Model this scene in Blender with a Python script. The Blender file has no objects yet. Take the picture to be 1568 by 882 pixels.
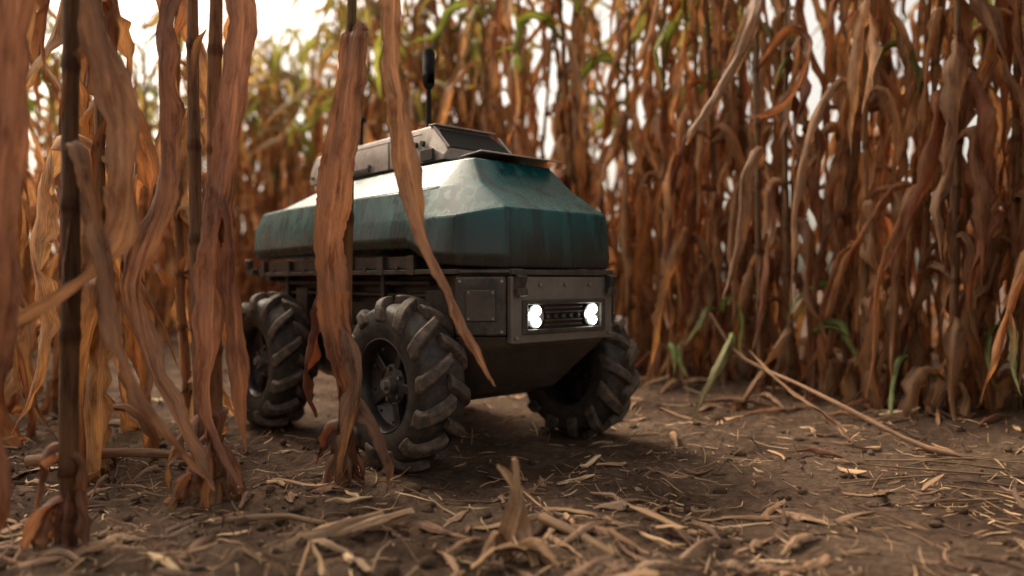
import bpy, math, random, bmesh
import numpy as np
from mathutils import Vector, Matrix, noise
random.seed(7); rng=np.random.RandomState(7)
scene=bpy.context.scene
R=math.radians
# ------------------------------------------------------------ utilities
def link(o,parent=None):
    scene.collection.objects.link(o)
    if parent is not None: o.parent=parent
    return o
def empty(name,loc=(0,0,0),rz=0):
    e=bpy.data.objects.new(name,None); e.location=loc; e.rotation_euler=(0,0,rz); e.empty_display_size=.2
    return link(e)
class Buf:
    def __init__(s): s.v=[];s.f=[];s.uv=[];s.c=[];s.n=0
    def add(s,v,f,uv,c):
        v=np.asarray(v,dtype=float); s.v.append(v); s.uv.append(np.asarray(uv,dtype=float)); 
        c=np.asarray(c,dtype=float)
        if c.ndim==1: c=np.tile(c,(len(v),1))
        s.c.append(c)
        s.f+=[tuple(int(i)+s.n for i in q) for q in f]; s.n+=len(v)
    def mesh(s,name,mat):
        v=np.concatenate(s.v); uv=np.concatenate(s.uv); c=np.concatenate(s.c)
        m=bpy.data.meshes.new(name)
        m.from_pydata(v.tolist(),[],s.f)
        l=m.uv_layers.new(name='UVMap')
        li=np.empty(len(m.loops),dtype=np.int32); m.loops.foreach_get('vertex_index',li)
        l.data.foreach_set('uv',uv[li].astype(np.float32).ravel())
        a=m.color_attributes.new('Col','FLOAT_COLOR','POINT')
        cc=np.ones((len(v),4),dtype=np.float32); cc[:,:3]=c
        a.data.foreach_set('color',cc.ravel())
        m.polygons.foreach_set('use_smooth',np.ones(len(m.polygons),dtype=bool))
        m.materials.append(mat); m.update()
        return m
# ------------------------------------------------------------ materials
def newmat(name):
    m=bpy.data.materials.new(name); m.use_nodes=True
    nt=m.node_tree; nt.nodes.clear()
    out=nt.nodes.new('ShaderNodeOutputMaterial'); return m,nt,out
def N(nt,t,**k):
    n=nt.nodes.new(t)
    for a,b in k.items():
        if a in ('operation','attribute_name'): setattr(n,a,b)
        else: n.inputs[a].default_value=b
    return n
def ramp(nt,stops):
    r=nt.nodes.new('ShaderNodeValToRGB'); e=r.color_ramp.elements
    while len(e)<len(stops): e.new(.5)
    for i,(p,c) in enumerate(stops):
        e[i].position=p; e[i].color=(c[0],c[1],c[2],1) if hasattr(c,'__len__') else (c,c,c,1)
    return r
def mix(nt,fac,a,b,mode='MIX'):
    m=nt.nodes.new('ShaderNodeMix'); m.data_type='RGBA'; m.blend_type=mode
    L=nt.links
    for s,x in ((0,fac),(6,a),(7,b)):
        if isinstance(x,bpy.types.NodeSocket): L.new(x,m.inputs[s])
        elif s==0: m.inputs[0].default_value=x
        else: m.inputs[s].default_value=(x[0],x[1],x[2],1)
    return m.outputs[2]
def leafmat(name,transl=.35,rough=.6,fine=True):
    m,nt,out=newmat(name); L=nt.links
    att=N(nt,'ShaderNodeAttribute',attribute_name='Col')
    uv=nt.nodes.new('ShaderNodeUVMap'); uv.uv_map='UVMap'
    mp=nt.nodes.new('ShaderNodeMapping'); mp.inputs['Scale'].default_value=(34,1.6,1); L.new(uv.outputs[0],mp.inputs[0])
    n1=N(nt,'ShaderNodeTexNoise',Scale=1.0,Detail=3.0 if fine else 1.0,Roughness=.65); L.new(mp.outputs[0],n1.inputs['Vector'])
    mq=nt.nodes.new('ShaderNodeMapping'); mq.inputs['Scale'].default_value=(3.2,1.6,1); L.new(uv.outputs[0],mq.inputs[0])
    n2=N(nt,'ShaderNodeTexNoise',Scale=1.0,Detail=5.0 if fine else 3.0,Roughness=.68); L.new(mq.outputs[0],n2.inputs['Vector'])
    oi=nt.nodes.new('ShaderNodeObjectInfo')
    r1=ramp(nt,[(.28,.45),(.5,.95),(.74,1.45)]); L.new(n1.outputs[0],r1.inputs[0])
    c=mix(nt,.85,att.outputs['Color'],r1.outputs[0],'MULTIPLY')
    r2=ramp(nt,[(.33,(.36,.24,.18)),(.50,(1,1,1)),(.72,(1.4,1.3,1.15))]); L.new(n2.outputs[0],r2.inputs[0])
    c=mix(nt,.9,c,r2.outputs[0],'MULTIPLY')
    r3=ramp(nt,[(0,(.60,.51,.46)),(.5,(1,.95,.9)),(1,(1.25,1.2,1.1))]); L.new(oi.outputs['Random'],r3.inputs[0])
    c=mix(nt,.9,c,r3.outputs[0],'MULTIPLY')
    p=N(nt,'ShaderNodeBsdfPrincipled',Roughness=rough); L.new(c,p.inputs['Base Color'])
    p.inputs['Specular IOR Level'].default_value=.4
    if fine:
        bp=N(nt,'ShaderNodeBump',Strength=.8,Distance=.003); L.new(n1.outputs[0],bp.inputs['Height']); L.new(bp.outputs[0],p.inputs['Normal'])
    if transl>0:
        t=nt.nodes.new('ShaderNodeBsdfTranslucent'); 
        c2=mix(nt,1.0,c,(1.35,1.12,.80),'MULTIPLY'); L.new(c2,t.inputs[0])
        ms=nt.nodes.new('ShaderNodeMixShader'); ms.inputs[0].default_value=transl
        L.new(p.outputs[0],ms.inputs[1]); L.new(t.outputs[0],ms.inputs[2]); L.new(ms.outputs[0],out.inputs[0])
    else: L.new(p.outputs[0],out.inputs[0])
    return m
M_leaf=leafmat('dry_corn_leaf',.36,.5)
M_field=leafmat('dry_corn_leaf_field',.48,.6,False)
M_straw=leafmat('straw',.0,.7)
def solid(name,ca,cb,rough=(.4,.7),scale=8,metal=0,bump=.15,dust=None,spec=.5):
    m,nt,out=newmat(name); L=nt.links
    tc=nt.nodes.new('ShaderNodeTexCoord')
    n=N(nt,'ShaderNodeTexNoise',Scale=scale,Detail=6.0,Roughness=.65); L.new(tc.outputs['Object'],n.inputs['Vector'])
    nf=N(nt,'ShaderNodeTexNoise',Scale=scale*14,Detail=3.0,Roughness=.7); L.new(tc.outputs['Object'],nf.inputs['Vector'])
    r=ramp(nt,[(.35,ca),(.65,cb)]); L.new(n.outputs[0],r.inputs[0]); c=r.outputs[0]
    p=N(nt,'ShaderNodeBsdfPrincipled',Metallic=metal); p.inputs['Specular IOR Level'].default_value=spec
    rr=ramp(nt,[(.3,rough[0]),(.7,rough[1])]); L.new(n.outputs[0],rr.inputs[0])
    if dust:
        nd=N(nt,'ShaderNodeTexNoise',Scale=scale*3,Detail=8.0,Roughness=.75); L.new(tc.outputs['Object'],nd.inputs['Vector'])
        rd=ramp(nt,[(.42,0),(.66,dust[1])]); L.new(nd.outputs[0],rd.inputs[0])
        c=mix(nt,rd.outputs[0],c,dust[0])
    L.new(c,p.inputs['Base Color']); L.new(rr.outputs[0],p.inputs['Roughness'])
    b=N(nt,'ShaderNodeBump',Strength=bump,Distance=.002); L.new(nf.outputs[0],b.inputs['Height']); L.new(b.outputs[0],p.inputs['Normal'])
    L.new(p.outputs[0],out.inputs[0]); return m
DUST=(.14,.092,.058)
def tealmat():
    m,nt,out=newmat('teal_paint'); L=nt.links
    tc=nt.nodes.new('ShaderNodeTexCoord'); O=tc.outputs['Object']
    n=N(nt,'ShaderNodeTexNoise',Scale=5.0,Detail=8.0,Roughness=.7); L.new(O,n.inputs['Vector'])
    base=ramp(nt,[(.3,(.003,.048,.050)),(.7,(.006,.080,.080))]); L.new(n.outputs[0],base.inputs[0])
    mp=nt.nodes.new('ShaderNodeMapping'); mp.inputs['Scale'].default_value=(34,34,3.5); L.new(O,mp.inputs[0])
    st=N(nt,'ShaderNodeTexNoise',Scale=1.0,Detail=5.0,Roughness=.6); L.new(mp.outputs[0],st.inputs['Vector'])
    rs=ramp(nt,[(.54,0),(.61,.55),(.74,.75)]); L.new(st.outputs[0],rs.inputs[0])
    c=mix(nt,rs.outputs[0],base.outputs[0],(.022,.115,.105))
    mp2=nt.nodes.new('ShaderNodeMapping'); mp2.inputs['Scale'].default_value=(20,20,1.6); mp2.inputs['Location'].default_value=(4,9,2); L.new(O,mp2.inputs[0])
    s2=N(nt,'ShaderNodeTexNoise',Scale=1.0,Detail=3.0,Roughness=.5); L.new(mp2.outputs[0],s2.inputs['Vector'])
    rw=ramp(nt,[(.54,0),(.575,.75)]); L.new(s2.outputs[0],rw.inputs[0])
    c=mix(nt,rw.outputs[0],c,(.002,.026,.030))
    sx=nt.nodes.new('ShaderNodeSeparateXYZ'); L.new(O,sx.inputs[0])
    mr=nt.nodes.new('ShaderNodeMapRange'); mr.inputs[1].default_value=.60; mr.inputs[2].default_value=.44; L.new(sx.outputs[2],mr.inputs[0])
    nd=N(nt,'ShaderNodeTexNoise',Scale=14.0,Detail=9.0,Roughness=.75); L.new(O,nd.inputs['Vector'])
    mu=N(nt,'ShaderNodeMath',operation='MULTIPLY'); L.new(mr.outputs[0],mu.inputs[0]); L.new(nd.outputs[0],mu.inputs[1])
    rd=ramp(nt,[(.10,0),(.42,.9)]); L.new(mu.outputs[0],rd.inputs[0])
    c=mix(nt,rd.outputs[0],c,(.034,.027,.022))
    sp=N(nt,'ShaderNodeTexNoise',Scale=90.0,Detail=5.0,Roughness=.8); L.new(O,sp.inputs['Vector'])
    rp=ramp(nt,[(.62,0),(.74,.4)]); L.new(sp.outputs[0],rp.inputs[0])
    c=mix(nt,rp.outputs[0],c,(.08,.10,.085))
    p=nt.nodes.new('ShaderNodeBsdfPrincipled'); L.new(c,p.inputs['Base Color']); p.inputs['Specular IOR Level'].default_value=.4
    rr=ramp(nt,[(.50,.24),(.62,.5)]); L.new(st.outputs[0],rr.inputs[0]); L.new(rr.outputs[0],p.inputs['Roughness'])
    b=N(nt,'ShaderNodeBump',Strength=.12,Distance=.002); L.new(sp.outputs[0],b.inputs['Height']); L.new(b.outputs[0],p.inputs['Normal'])
    L.new(p.outputs[0],out.inputs[0]); return m
M_teal=tealmat()
M_black=solid('dusty_black_metal',(.013,.012,.011),(.030,.026,.023),(.35,.6),9,0,.2,(DUST,.5))
M_bumper=solid('bumper_metal',(.12,.105,.09),(.20,.175,.15),(.36,.6),9,.3,.25,((.15,.115,.085),.6))
M_belly=solid('belly_plate',(.040,.034,.028),(.075,.062,.051),(.4,.65),7,.25,.25,(DUST,.6))
M_lid=solid('worn_aluminium',(.26,.225,.205),(.40,.35,.32),(.35,.55),10,.4,.12,((.16,.12,.09),.6))
M_rub=solid('tyre_rubber',(.013,.012,.0115),(.027,.024,.022),(.5,.75),14,0,.5,((.10,.068,.045),.65),.35)
M_lug=solid('tyre_lug_rubber',(.030,.025,.022),(.062,.049,.039),(.55,.8),16,0,.6,((.18,.12,.08),.9),.35)
M_rim=solid('rim_black',(.012,.013,.016),(.032,.034,.04),(.25,.45),10,.3,.1,(DUST,.4))
M_steel=solid('bolt_steel',(.20,.18,.17),(.32,.30,.28),(.3,.5),20,.8,.1)
M_glass=solid('dark_glass',(.006,.006,.007),(.01,.01,.011),(.12,.2),10,0,.02)
M_matte=solid('matte_black',(.010,.010,.010),(.018,.017,.016),(.75,.9),10,0,.1,None,.15)
def emis(name,col,s):
    m,nt,out=newmat(name); e=nt.nodes.new('ShaderNodeEmission'); e.inputs[0].default_value=(*col,1); e.inputs[1].default_value=s
    nt.links.new(e.outputs[0],out.inputs[0]); return m
M_led=emis('headlight_led',(.93,1.0,.95),24)
# ------------------------------------------------------------ mesh helpers
def obj(name,v,f,mat,parent=None,bev=0,seg=2,ang=35):
    m=bpy.data.meshes.new(name); m.from_pydata([tuple(map(float,p)) for p in v],[],[tuple(int(i) for i in q) for q in f]); 
    bm=bmesh.new(); bm.from_mesh(m); bmesh.ops.remove_doubles(bm,verts=bm.verts,dist=1e-5); bmesh.ops.recalc_face_normals(bm,faces=bm.faces); bm.to_mesh(m); bm.free()
    m.materials.append(mat)
    m.polygons.foreach_set('use_smooth',[True]*len(m.polygons))
    o=bpy.data.objects.new(name,m)
    if bev:
        b=o.modifiers.new('bevel','BEVEL'); b.width=bev; b.segments=seg; b.limit_method='ANGLE'; b.angle_limit=R(ang); b.harden_normals=True
    else: m.set_sharp_from_angle(angle=R(40))
    return link(o,parent)
def box(c,s,rot=None):
    v=[(x*s[0]/2,y*s[1]/2,z*s[2]/2) for x in(-1,1) for y in(-1,1) for z in(-1,1)]
    if rot is not None: v=[tuple(rot@Vector(p)) for p in v]
    v=[(p[0]+c[0],p[1]+c[1],p[2]+c[2]) for p in v]
    return v,[(0,1,3,2),(4,6,7,5),(0,4,5,1),(2,3,7,6),(0,2,6,4),(1,5,7,3)]
def cyl(c,axis,r1,r2,l,n=16):
    a=Vector(axis).normalized(); q=a.to_track_quat('Z','Y'); c=Vector(c)
    v=[];f=[]
    for k,(r,z) in enumerate(((r1,0),(r2,l))):
        for i in range(n):
            t=2*math.pi*i/n; v.append(tuple(c+q@Vector((r*math.cos(t),r*math.sin(t),z))))
    for i in range(n): j=(i+1)%n; f.append((i,j,n+j,n+i))
    f.append(tuple(range(n))[::-1]); f.append(tuple(range(n,2*n)))
    return v,f
def join(parts):
    V=[];F=[]
    for v,f in parts:
        n=len(V); V+=list(v); F+=[tuple(i+n for i in q) for q in f]
    return V,F
def lathe(prof,n=64):
    V=[];F=[]
    for (r,y) in prof:
        for i in range(n):
            t=2*math.pi*i/n; V.append((r*math.cos(t),y,r*math.sin(t)))
    for k in range(len(prof)-1):
        for i in range(n):
            j=(i+1)%n; F.append((k*n+i,k*n+j,(k+1)*n+j,(k+1)*n+i))
    return V,F
# ------------------------------------------------------------ ROBOT
CX,CY=-.262,2.13; HEAD=R(-48)
robot=empty('agricultural_robot',(CX,CY,0),HEAD)
fwd=Vector((math.cos(HEAD),math.sin(HEAD),0)); lft=Vector((-math.sin(HEAD),math.cos(HEAD),0))
def rl(x,y): p=Vector((CX,CY,0))+fwd*x+lft*y; return p
r0=[(.556,-.163,.447),(.482,-.246,.452),(.40,-.258,.458),(.335,-.262,.492),(.05,-.262,.494),(-.33,-.262,.490),(-.50,-.256,.486),(-.535,-.215,.486)]
r05=[(.562,-.165,.475),(.486,-.252,.478),(.40,-.268,.485),(.330,-.272,.515),(.05,-.272,.516),(-.33,-.272,.512),(-.515,-.266,.508),(-.548,-.222,.508)]
r1=[(.553,-.161,.578),(.474,-.238,.560),(.40,-.257,.560),(.32,-.262,.56),(.05,-.263,.56),(-.33,-.264,.565),(-.512,-.262,.575),(-.546,-.22,.575)]
r2=[(.452,-.150,.643),(.425,-.170,.641),(.37,-.206,.635),(.315,-.240,.629),(.05,-.245,.63),(-.33,-.247,.630),(-.495,-.242,.626),(-.525,-.205,.624)]
r3=[(.398,-.122,.708),(.372,-.132,.708),(.33,-.142,.706),(.28,-.150,.705),(.05,-.153,.702),(-.24,-.155,.695),(-.345,-.20,.634),(-.495,-.18,.632)]
rings=[r0,r05,r1,r2,r3]; n=8
V=[];F=[]
for r in rings:
    V+=r+[(x,-y,z) for x,y,z in r[::-1]]
m2=16
for k in range(4):
    for i in range(m2):
        j=(i+1)%m2; F.append((k*m2+i,k*m2+j,(k+1)*m2+j,(k+1)*m2+i))
for k in (0,4):
    for i in range(n-1): F.append((k*m2+i,k*m2+i+1,k*m2+m2-2-i,k*m2+m2-1-i))
obj('hood',V,F,M_teal,robot,.006,3,ang=19)
tr=[(.550,-.160),(.478,-.240),(.40,-.252),(-.50,-.252),(-.530,-.212)]
full=tr+[(x,-y) for x,y in tr[::-1]]
def prism(poly,z0,z1):
    n=len(poly); V=[(x,y,z0) for x,y in poly]+[(x,y,z1) for x,y in poly]
    F=[(i,(i+1)%n,n+(i+1)%n,n+i) for i in range(n)]+[tuple(range(n))[::-1],tuple(range(n,2*n))]
    return V,F
obj('hood_seal',*prism([(x*1.006,y*1.015) for x,y in full],.434,.4455),M_black,robot,.002,2)
ch=[(.548,-.158),(.476,-.238),(.40,-.205),(.30,-.17),(-.50,-.17),(-.52,-.15)]
obj('chassis_tub',*prism(ch+[(x,-y) for x,y in ch[::-1]],.30,.4335),M_black,robot,.004,2)
parts=[]
for s in(-1,1):
    parts.append(box((-.08,s*.222,.462),(.84,.05,.030)))
    for x in(-.47,-.30,-.12,.05,.2,.33): parts.append(box((x,s*.252,.455),(.028,.012,.045)))
    for x in(-.40,-.2,-.03,.13,.27):
        parts.append(cyl((x,s*.245,.447),(0,s,0),.006,.006,.012,8))
    for x in(-.42,-.22,-.05,.12): parts.append(box((x,s*.185,.40),(.016,.03,.075)))
    parts.append(cyl((-.48,s*.19,.415),(1,0,0),.008,.008,.80,10))
    parts.append(cyl((-.48,s*.186,.385),(1,0,0),.006,.006,.78,10))
obj('side_rails',*join(parts),M_black,robot,.003,2)
parts=[]
for x in(-.335,.335):
    for s in(-1,1):
        parts.append(cyl((x,s*.10,.20),(0,s,0),.045,.04,.13,18)); parts.append(box((x,s*.18,.30),(.07,.03,.20)))
obj('axle_housings',*join(parts),M_black,robot,.003,2)
B0=[(.552,-.160,.2995),(.480,-.238,.2995),(.40,-.200,.2995),(-.45,-.17,.2995)]
B1=[(.545,-.156,.275),(.470,-.225,.275),(.38,-.19,.275),(-.44,-.16,.275)]
B2=[(.41,-.13,.155),(.36,-.16,.15),(.32,-.15,.15),(-.38,-.13,.15)]
B3=[(.33,-.10,.128),(.32,-.12,.128),(.30,-.12,.128),(-.36,-.10,.128)]
V=[];F=[]
for r in (B0,B1,B2,B3): V+=r+[(x,-y,z) for x,y,z in r[::-1]]
for k in range(3):
    for i in range(8): j=(i+1)%8; F.append((k*8+i,k*8+j,(k+1)*8+j,(k+1)*8+i))
for k in(0,3):
    for i in range(3): F.append((k*8+i,k*8+i+1,k*8+6-i,k*8+7-i))
obj('belly_plate',V,F,M_belly,robot,.005,2,ang=15)
def plate_ring(x,y0,y1,z0,z1,iy0,iy1,iz0,iz1,th):
    o=[(y0,z0),(y1,z0),(y1,z1),(y0,z1)]; i=[(iy0,iz0),(iy1,iz0),(iy1,iz1),(iy0,iz1)]
    V=[(x,a,b) for a,b in o]+[(x,a,b) for a,b in i]+[(x-th,a,b) for a,b in o]+[(x-th,a,b) for a,b in i]
    F=[]
    for k in range(4):
        j=(k+1)%4; F+=[(k,j,4+j,4+k),(8+k,8+j,12+j,12+k),(k,j,8+j,8+k),(4+k,4+j,12+j,12+k)]
    return V,F
obj('bumper_plate',*plate_ring(.572,-.163,.163,.284,.430,-.128,.128,.308,.374,.018),M_bumper,robot,.004,2)
obj('headlight_frame',*plate_ring(.577,-.134,.134,.303,.378,-.118,.118,.314,.368,.020),M_black,robot,.003,2)
obj('headlight_glass',*box((.556,0,.341),(.012,.25,.062)),M_glass,robot,.002,2)
parts=[]
for z in(.322,.332,.350,.360): parts.append(box((.566,0,z),(.006,.12,.003)))
for y in (-.05,-.025,0,.025,.05): parts.append(cyl((.562,y,.341),(1,0,0),.006,.005,.006,12))
obj('sensor_bar',*join(parts),M_black,robot)
parts=[];ringp=[]
for s in(-1,1):
    ringp.append(cyl((.560,s*.092,.341),(1,0,0),.024,.026,.010,28))
    for dz,dy,rr_ in ((.0130,.003,.0100),(-.0120,.003,.0092),(.001,-.011,.0078)):
        parts.append(cyl((.571,s*.092+dy,.341+dz),(1,0,0),rr_,rr_+.001,.003,20))
obj('headlight_bezel',*join(ringp),M_steel,robot)
obj('headlight_led',*join(parts),M_led,robot)
parts=[]
for y in(-.15,-.08,0,.08,.15): parts.append(cyl((.572,y,.412),(1,0,0),.0055,.005,.004,10))
for y in(-.15,.15): parts.append(cyl((.572,y,.297),(1,0,0),.0055,.005,.004,10))
obj('bumper_bolts',*join(parts),M_steel,robot)
parts=[]
for s in(-1,1):
    parts.append(box((.580,s*.146,.416),(.022,.020,.036),Matrix.Rotation(.3,3,'Y')))
    parts.append(box((.586,s*.146,.396),(.012,.026,.018)))
    parts.append(box((.566,s*.146,.439),(.02,.034,.014)))
obj('latch_hooks',*join(parts),M_black,robot,.003,2)
parts=[]
parts.append(box((.561,0,.438),(.028,.31,.012)))
for s in(-1,1):
    parts.append(cyl((.562,s*.155,.438),(-.078,s*.083,0),.008,.008,.112,10))
obj('bumper_top_lip',*join(parts),M_black,robot,.003,2)
for s in(-1,1):
    mid=Vector((.519,s*.204,.365)); d=Vector((.078,-s*.083,0)).normalized(); nrm=Vector((.083,s*.078,0)).normalized()
    Rm=Matrix((d,nrm,Vector((0,0,1)))).transposed()
    obj('corner_box',*box(mid+nrm*.004,(.108,.012,.128),Rm),M_black,robot,.006,2)
    obj('corner_cover_plate',*box(mid+nrm*.013+Vector((0,0,.002)),(.064,.006,.068),Rm),M_belly,robot,.003,2)
    pp=[]
    for a in(-.045,.045):
        for b in(-.054,.054): pp.append(cyl(mid+d*a+nrm*.008+Vector((0,0,b)),nrm,.004,.0035,.004,8))
    for a in(-.026,.026):
        for b in(-.026,.03): pp.append(cyl(mid+d*a+nrm*.015+Vector((0,0,b)),nrm,.0028,.0025,.003,8))
    obj('corner_bolts',*join(pp),M_steel,robot)
obj('rear_bumper',*box((-.535,0,.44),(.03,.42,.045)),M_black,robot,.006,2)
obj('rear_hinge',*join([cyl((-.54,-.268,.455),(0,0,1),.012,.012,.03,12),box((-.53,-.262,.447),(.05,.02,.018))]),M_black,robot,.002,2)
def lidsec(x,ztop,zb,w):
    return [(x,-w,zb),(x,-w+.004,zb+(ztop-zb)*.45),(x,-w+.022,ztop),(x,w-.05,ztop),(x,w-.012,zb+(ztop-zb)*.45),(x,w,zb)]
secs=[lidsec(-.415,.795,.728,.125),lidsec(-.40,.806,.716,.13),lidsec(.195,.812,.716,.13),lidsec(.222,.806,.716,.13),lidsec(.285,.745,.716,.13)]
V=[];F=[]
for s_ in secs: V+=s_
for k in range(4):
    for i in range(6): j=(i+1)%6; F.append((k*6+i,k*6+j,(k+1)*6+j,(k+1)*6+i))
F.append(tuple(range(6))); F.append(tuple(range(24,30)))
obj('lid_box',V,F,M_lid,robot,.003,2,ang=20)
def onslope(t,off):
    x=.222+.063*t; z=.806-.061*t; return (x+off*.696,z+off*.718)
a=onslope(.06,.003); b=onslope(.95,.003)
V=[(a[0],-.098,a[1]),(a[0],.068,a[1]),(b[0],.108,b[1]),(b[0],-.114,b[1])]
V+=[(x-.004,y,z-.007) for x,y,z in V]
F=[(0,1,2,3),(4,5,6,7),(0,1,5,4),(1,2,6,5),(2,3,7,6),(3,0,4,7)]
obj('lid_front_shade_panel',V,F,M_matte,robot,.001,1)  # flat black panel stands in for the shaded inside of the lid's front opening
parts=[box((.214,-.012,.8135),(.030,.20,.004)),box((.262,-.118,.775),(.085,.006,.006),Matrix.Rotation(.76,3,'Y')),box((.262,.094,.772),(.085,.006,.006),Matrix.Rotation(.76,3,'Y'))]
obj('lid_cover_edge',*join(parts),M_lid,robot,.001,1)
obj('lid_gasket',*box((-.05,0,.708),(.66,.235,.018)),M_black,robot,.003,2)
V=[(.285,-.10,.7175),(.285,.135,.7175),(.375,-.085,.729),(.375,.145,.729),(.425,-.03,.718),(.425,.140,.718)]
V+=[(x,y,z+.004) for x,y,z in V]
F=[(0,1,3,2),(2,3,5,4),(6,7,9,8),(8,9,11,10),(0,2,8,6),(2,4,10,8),(1,3,9,7),(3,5,11,9),(4,5,11,10),(0,1,7,6)]
obj('lid_flap',V,F,M_lid,robot,.0012,1)
parts=[]
for x in(-.38,-.30,-.18,-.05,.08,.17,.22): parts.append(cyl((x,-.131,.735),(0,-1,.08),.006,.0055,.006,10))
for x in(.17,.20): parts.append(cyl((x,-.127,.765),(0,-1,.08),.008,.007,.008,10))
obj('lid_bolts',*join(parts),M_black,robot)
parts=[box((.225,-.134,.733),(.05,.008,.028)),box((-.10,-.1335,.726),(.10,.006,.014)),box((-.05,-.133,.788),(.50,.004,.003)),box((-.18,-.1335,.752),(.004,.004,.07)),box((.05,-.1335,.752),(.004,.004,.07))]
obj('lid_latch',*join(parts),M_black,robot,.001,1)
parts=[]
for y in(-.10,-.085,-.07):
    parts.append(box((.345,y-.02,.7125),(.045,.003,.003),Matrix.Rotation(.5,3,'Z')))
obj('hood_marks',*join(parts),M_lid,robot)
A=[cyl((.045,0,.810),(0,0,1),.017,.013,.02,18),cyl((.045,0,.828),(0,0,1),.0075,.0065,.13,14),cyl((.045,0,.955),(0,0,1),.010,.0165,.012,20),cyl((.045,0,.967),(0,0,1),.0165,.0165,.085,20),cyl((.045,0,1.052),(0,0,1),.0165,.013,.010,20)]
obj('antenna',*join(A),M_matte,robot,.001,1)
A=[cyl((-.315,0,.80),(0,0,1),.012,.010,.02,14),cyl((-.315,0,.82),(0,0,1),.006,.005,.10,12),cyl((-.315,0,.918),(0,0,1),.013,.016,.008,16),cyl((-.315,0,.926),(0,0,1),.016,.010,.008,16)]
obj('antenna_short',*join(A),M_matte,robot,.001,1)
RW=.198; TW=.056
def prof(a):
    return (TW*math.sin(a), RW-.050+.033*max(math.cos(a),0)**.55)
def tyre_mesh():
    pr=[(.104,-.046),(.108,-.054),(.125,-.058),(.140,-.058)]
    for i in range(13):
        a=-math.pi/2+math.pi*i/12; y,r=prof(abs(a)); y=y if a>0 else -y; pr.append((r,y))
    pr+=[(.140,.058),(.125,.058),(.108,.054),(.104,.046)]
    return lathe(pr,72)
def lugs_mesh(nl=13):
    V=[];F=[]
    for side in(-1,1):
        for k in range(nl):
            base=2*math.pi*(k+(.5 if side>0 else 0))/nl
            S=8; o=len(V); jit=1+.06*rng.randn()
            for i in range(S):
                t=i/(S-1); a=-.10+t*(math.pi/2+.08)
                aa=abs(a); y,r=prof(min(aa,math.pi/2)); y=y*(1 if a>=0 else -1)
                if a>math.pi/2-.05: r=RW-.050-.006; y=TW+.001
                ph=base - .30*t**.8
                hw=(.0170+.005*t)*jit/r
                hh=.020*(1-.35*t**3)
                nr=math.cos(min(aa,1.45))**.6 ; ny=math.sin(aa)*(1 if a>=0 else -1)
                l=math.hypot(nr,ny); nr/=l; ny/=l
                for (w,h) in((-1.1,-.003),(1.1,-.003),(.62,hh),(-.62,hh)):
                    rr=r+nr*h; yy=(y+ny*h*.55)*side; p=ph+hw*w
                    V.append((rr*math.cos(p),yy,rr*math.sin(p)))
            for i in range(S-1):
                for j in range(4): F.append((o+4*i+j,o+4*i+(j+1)%4,o+4*i+4+(j+1)%4,o+4*i+4+j))
            F.append((o,o+1,o+2,o+3)); e=o+4*(S-1); F.append((e+3,e+2,e+1,e))
    return V,F
def wheel(x,s,rot0):
    W=bpy.data.objects.new('wheel',None); link(W,robot); W.location=(x,s*.285,RW-.010); W.rotation_euler=(0,rot0,0 if s<0 else math.pi)
    obj('tyre',*tyre_mesh(),M_rub,W)
    obj('tyre_lugs',*lugs_mesh(),M_lug,W,.0065,3,ang=30)
    rim=[(.106,.045),(.104,.02),(.100,-.040),(.108,-.052),(.103,-.053),(.096,-.044),(.092,-.020),(.080,-.010),(.050,-.006),(.046,-.022),(.030,-.026),(.0,-.026)]
    obj('rim',*lathe(rim,56),M_rim,W)
    P=[]
    for k in range(5):
        t=2*math.pi*k/5; d=Vector((math.cos(t),0,math.sin(t))); tt=Vector((-math.sin(t),0,math.cos(t)))
        Rm=Matrix((d,Vector((0,1,0)),tt)).transposed()
        P.append(box(d*.068+Vector((0,-.016,0)),(.058,.018,.022),Rm))
    obj('spokes',*join(P),M_rim,W,.004,2)
    P=[cyl((0,-.026,0),(0,-1,0),.020,.018,.014,24),cyl((0,-.04,0),(0,-1,0),.012,.010,.010,6)]
    for k in range(5):
        t=2*math.pi*(k+.5)/5; P.append(cyl((.036*math.cos(t),-.020,.036*math.sin(t)),(0,-1,0),.0055,.005,.010,6))
    for k in range(10):
        t=2*math.pi*(k+.5)/10; P.append(cyl((.088*math.cos(t),-.012,.088*math.sin(t)),(0,-1,0),.004,.004,.008,6))
    obj('hub',*join(P),M_steel,W)
for x,s,r in((.335,-1,.1),(.335,1,.35),(-.345,-1,.6),(-.345,1,.2)): wheel(x,s,r)
# ------------------------------------------------------------ GROUND
def sg(x): return 1/(1+math.exp(-max(-40,min(40,x))))
def gh(x,y):
    v=Vector((x*1.3,y*1.3,0)); h=.012*noise.noise(v*.9)+.014*noise.noise(v*3.1+Vector((5,2,1)))
    rx=(x-CX)*lft.x+(y-CY)*lft.y
    k=sg(-(rx+.45)*6)+.5*sg((rx-1.05)*6)
    k=min(1,k)*.8+.42
    f=noise.fractal(Vector((x*11,y*11,3.3)),.8,2.1,4)
    h+=.014*k*f+.006*k*noise.noise(Vector((x*45,y*45,0)))
    h+=.035*sg((rx-1.1)*7)
    d=math.hypot(x,y-2)
    return h*(1 if d<12 else max(0,1-(d-12)/10))-.004
NG=440
def warp(t,a,b,s):
    return a+b*math.sinh(s*t)/math.sinh(s)
xs=[warp(i/(NG-1)*2-1,.1,250,7.2) for i in range(NG)]
ys=[warp(i/(NG-1)*2-1,1.5,250,7.2) for i in range(NG)]
V=[(x,y,gh(x,y)) for y in ys for x in xs]
F=[(j*NG+i,j*NG+i+1,(j+1)*NG+i+1,(j+1)*NG+i) for j in range(NG-1) for i in range(NG-1)]
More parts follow.
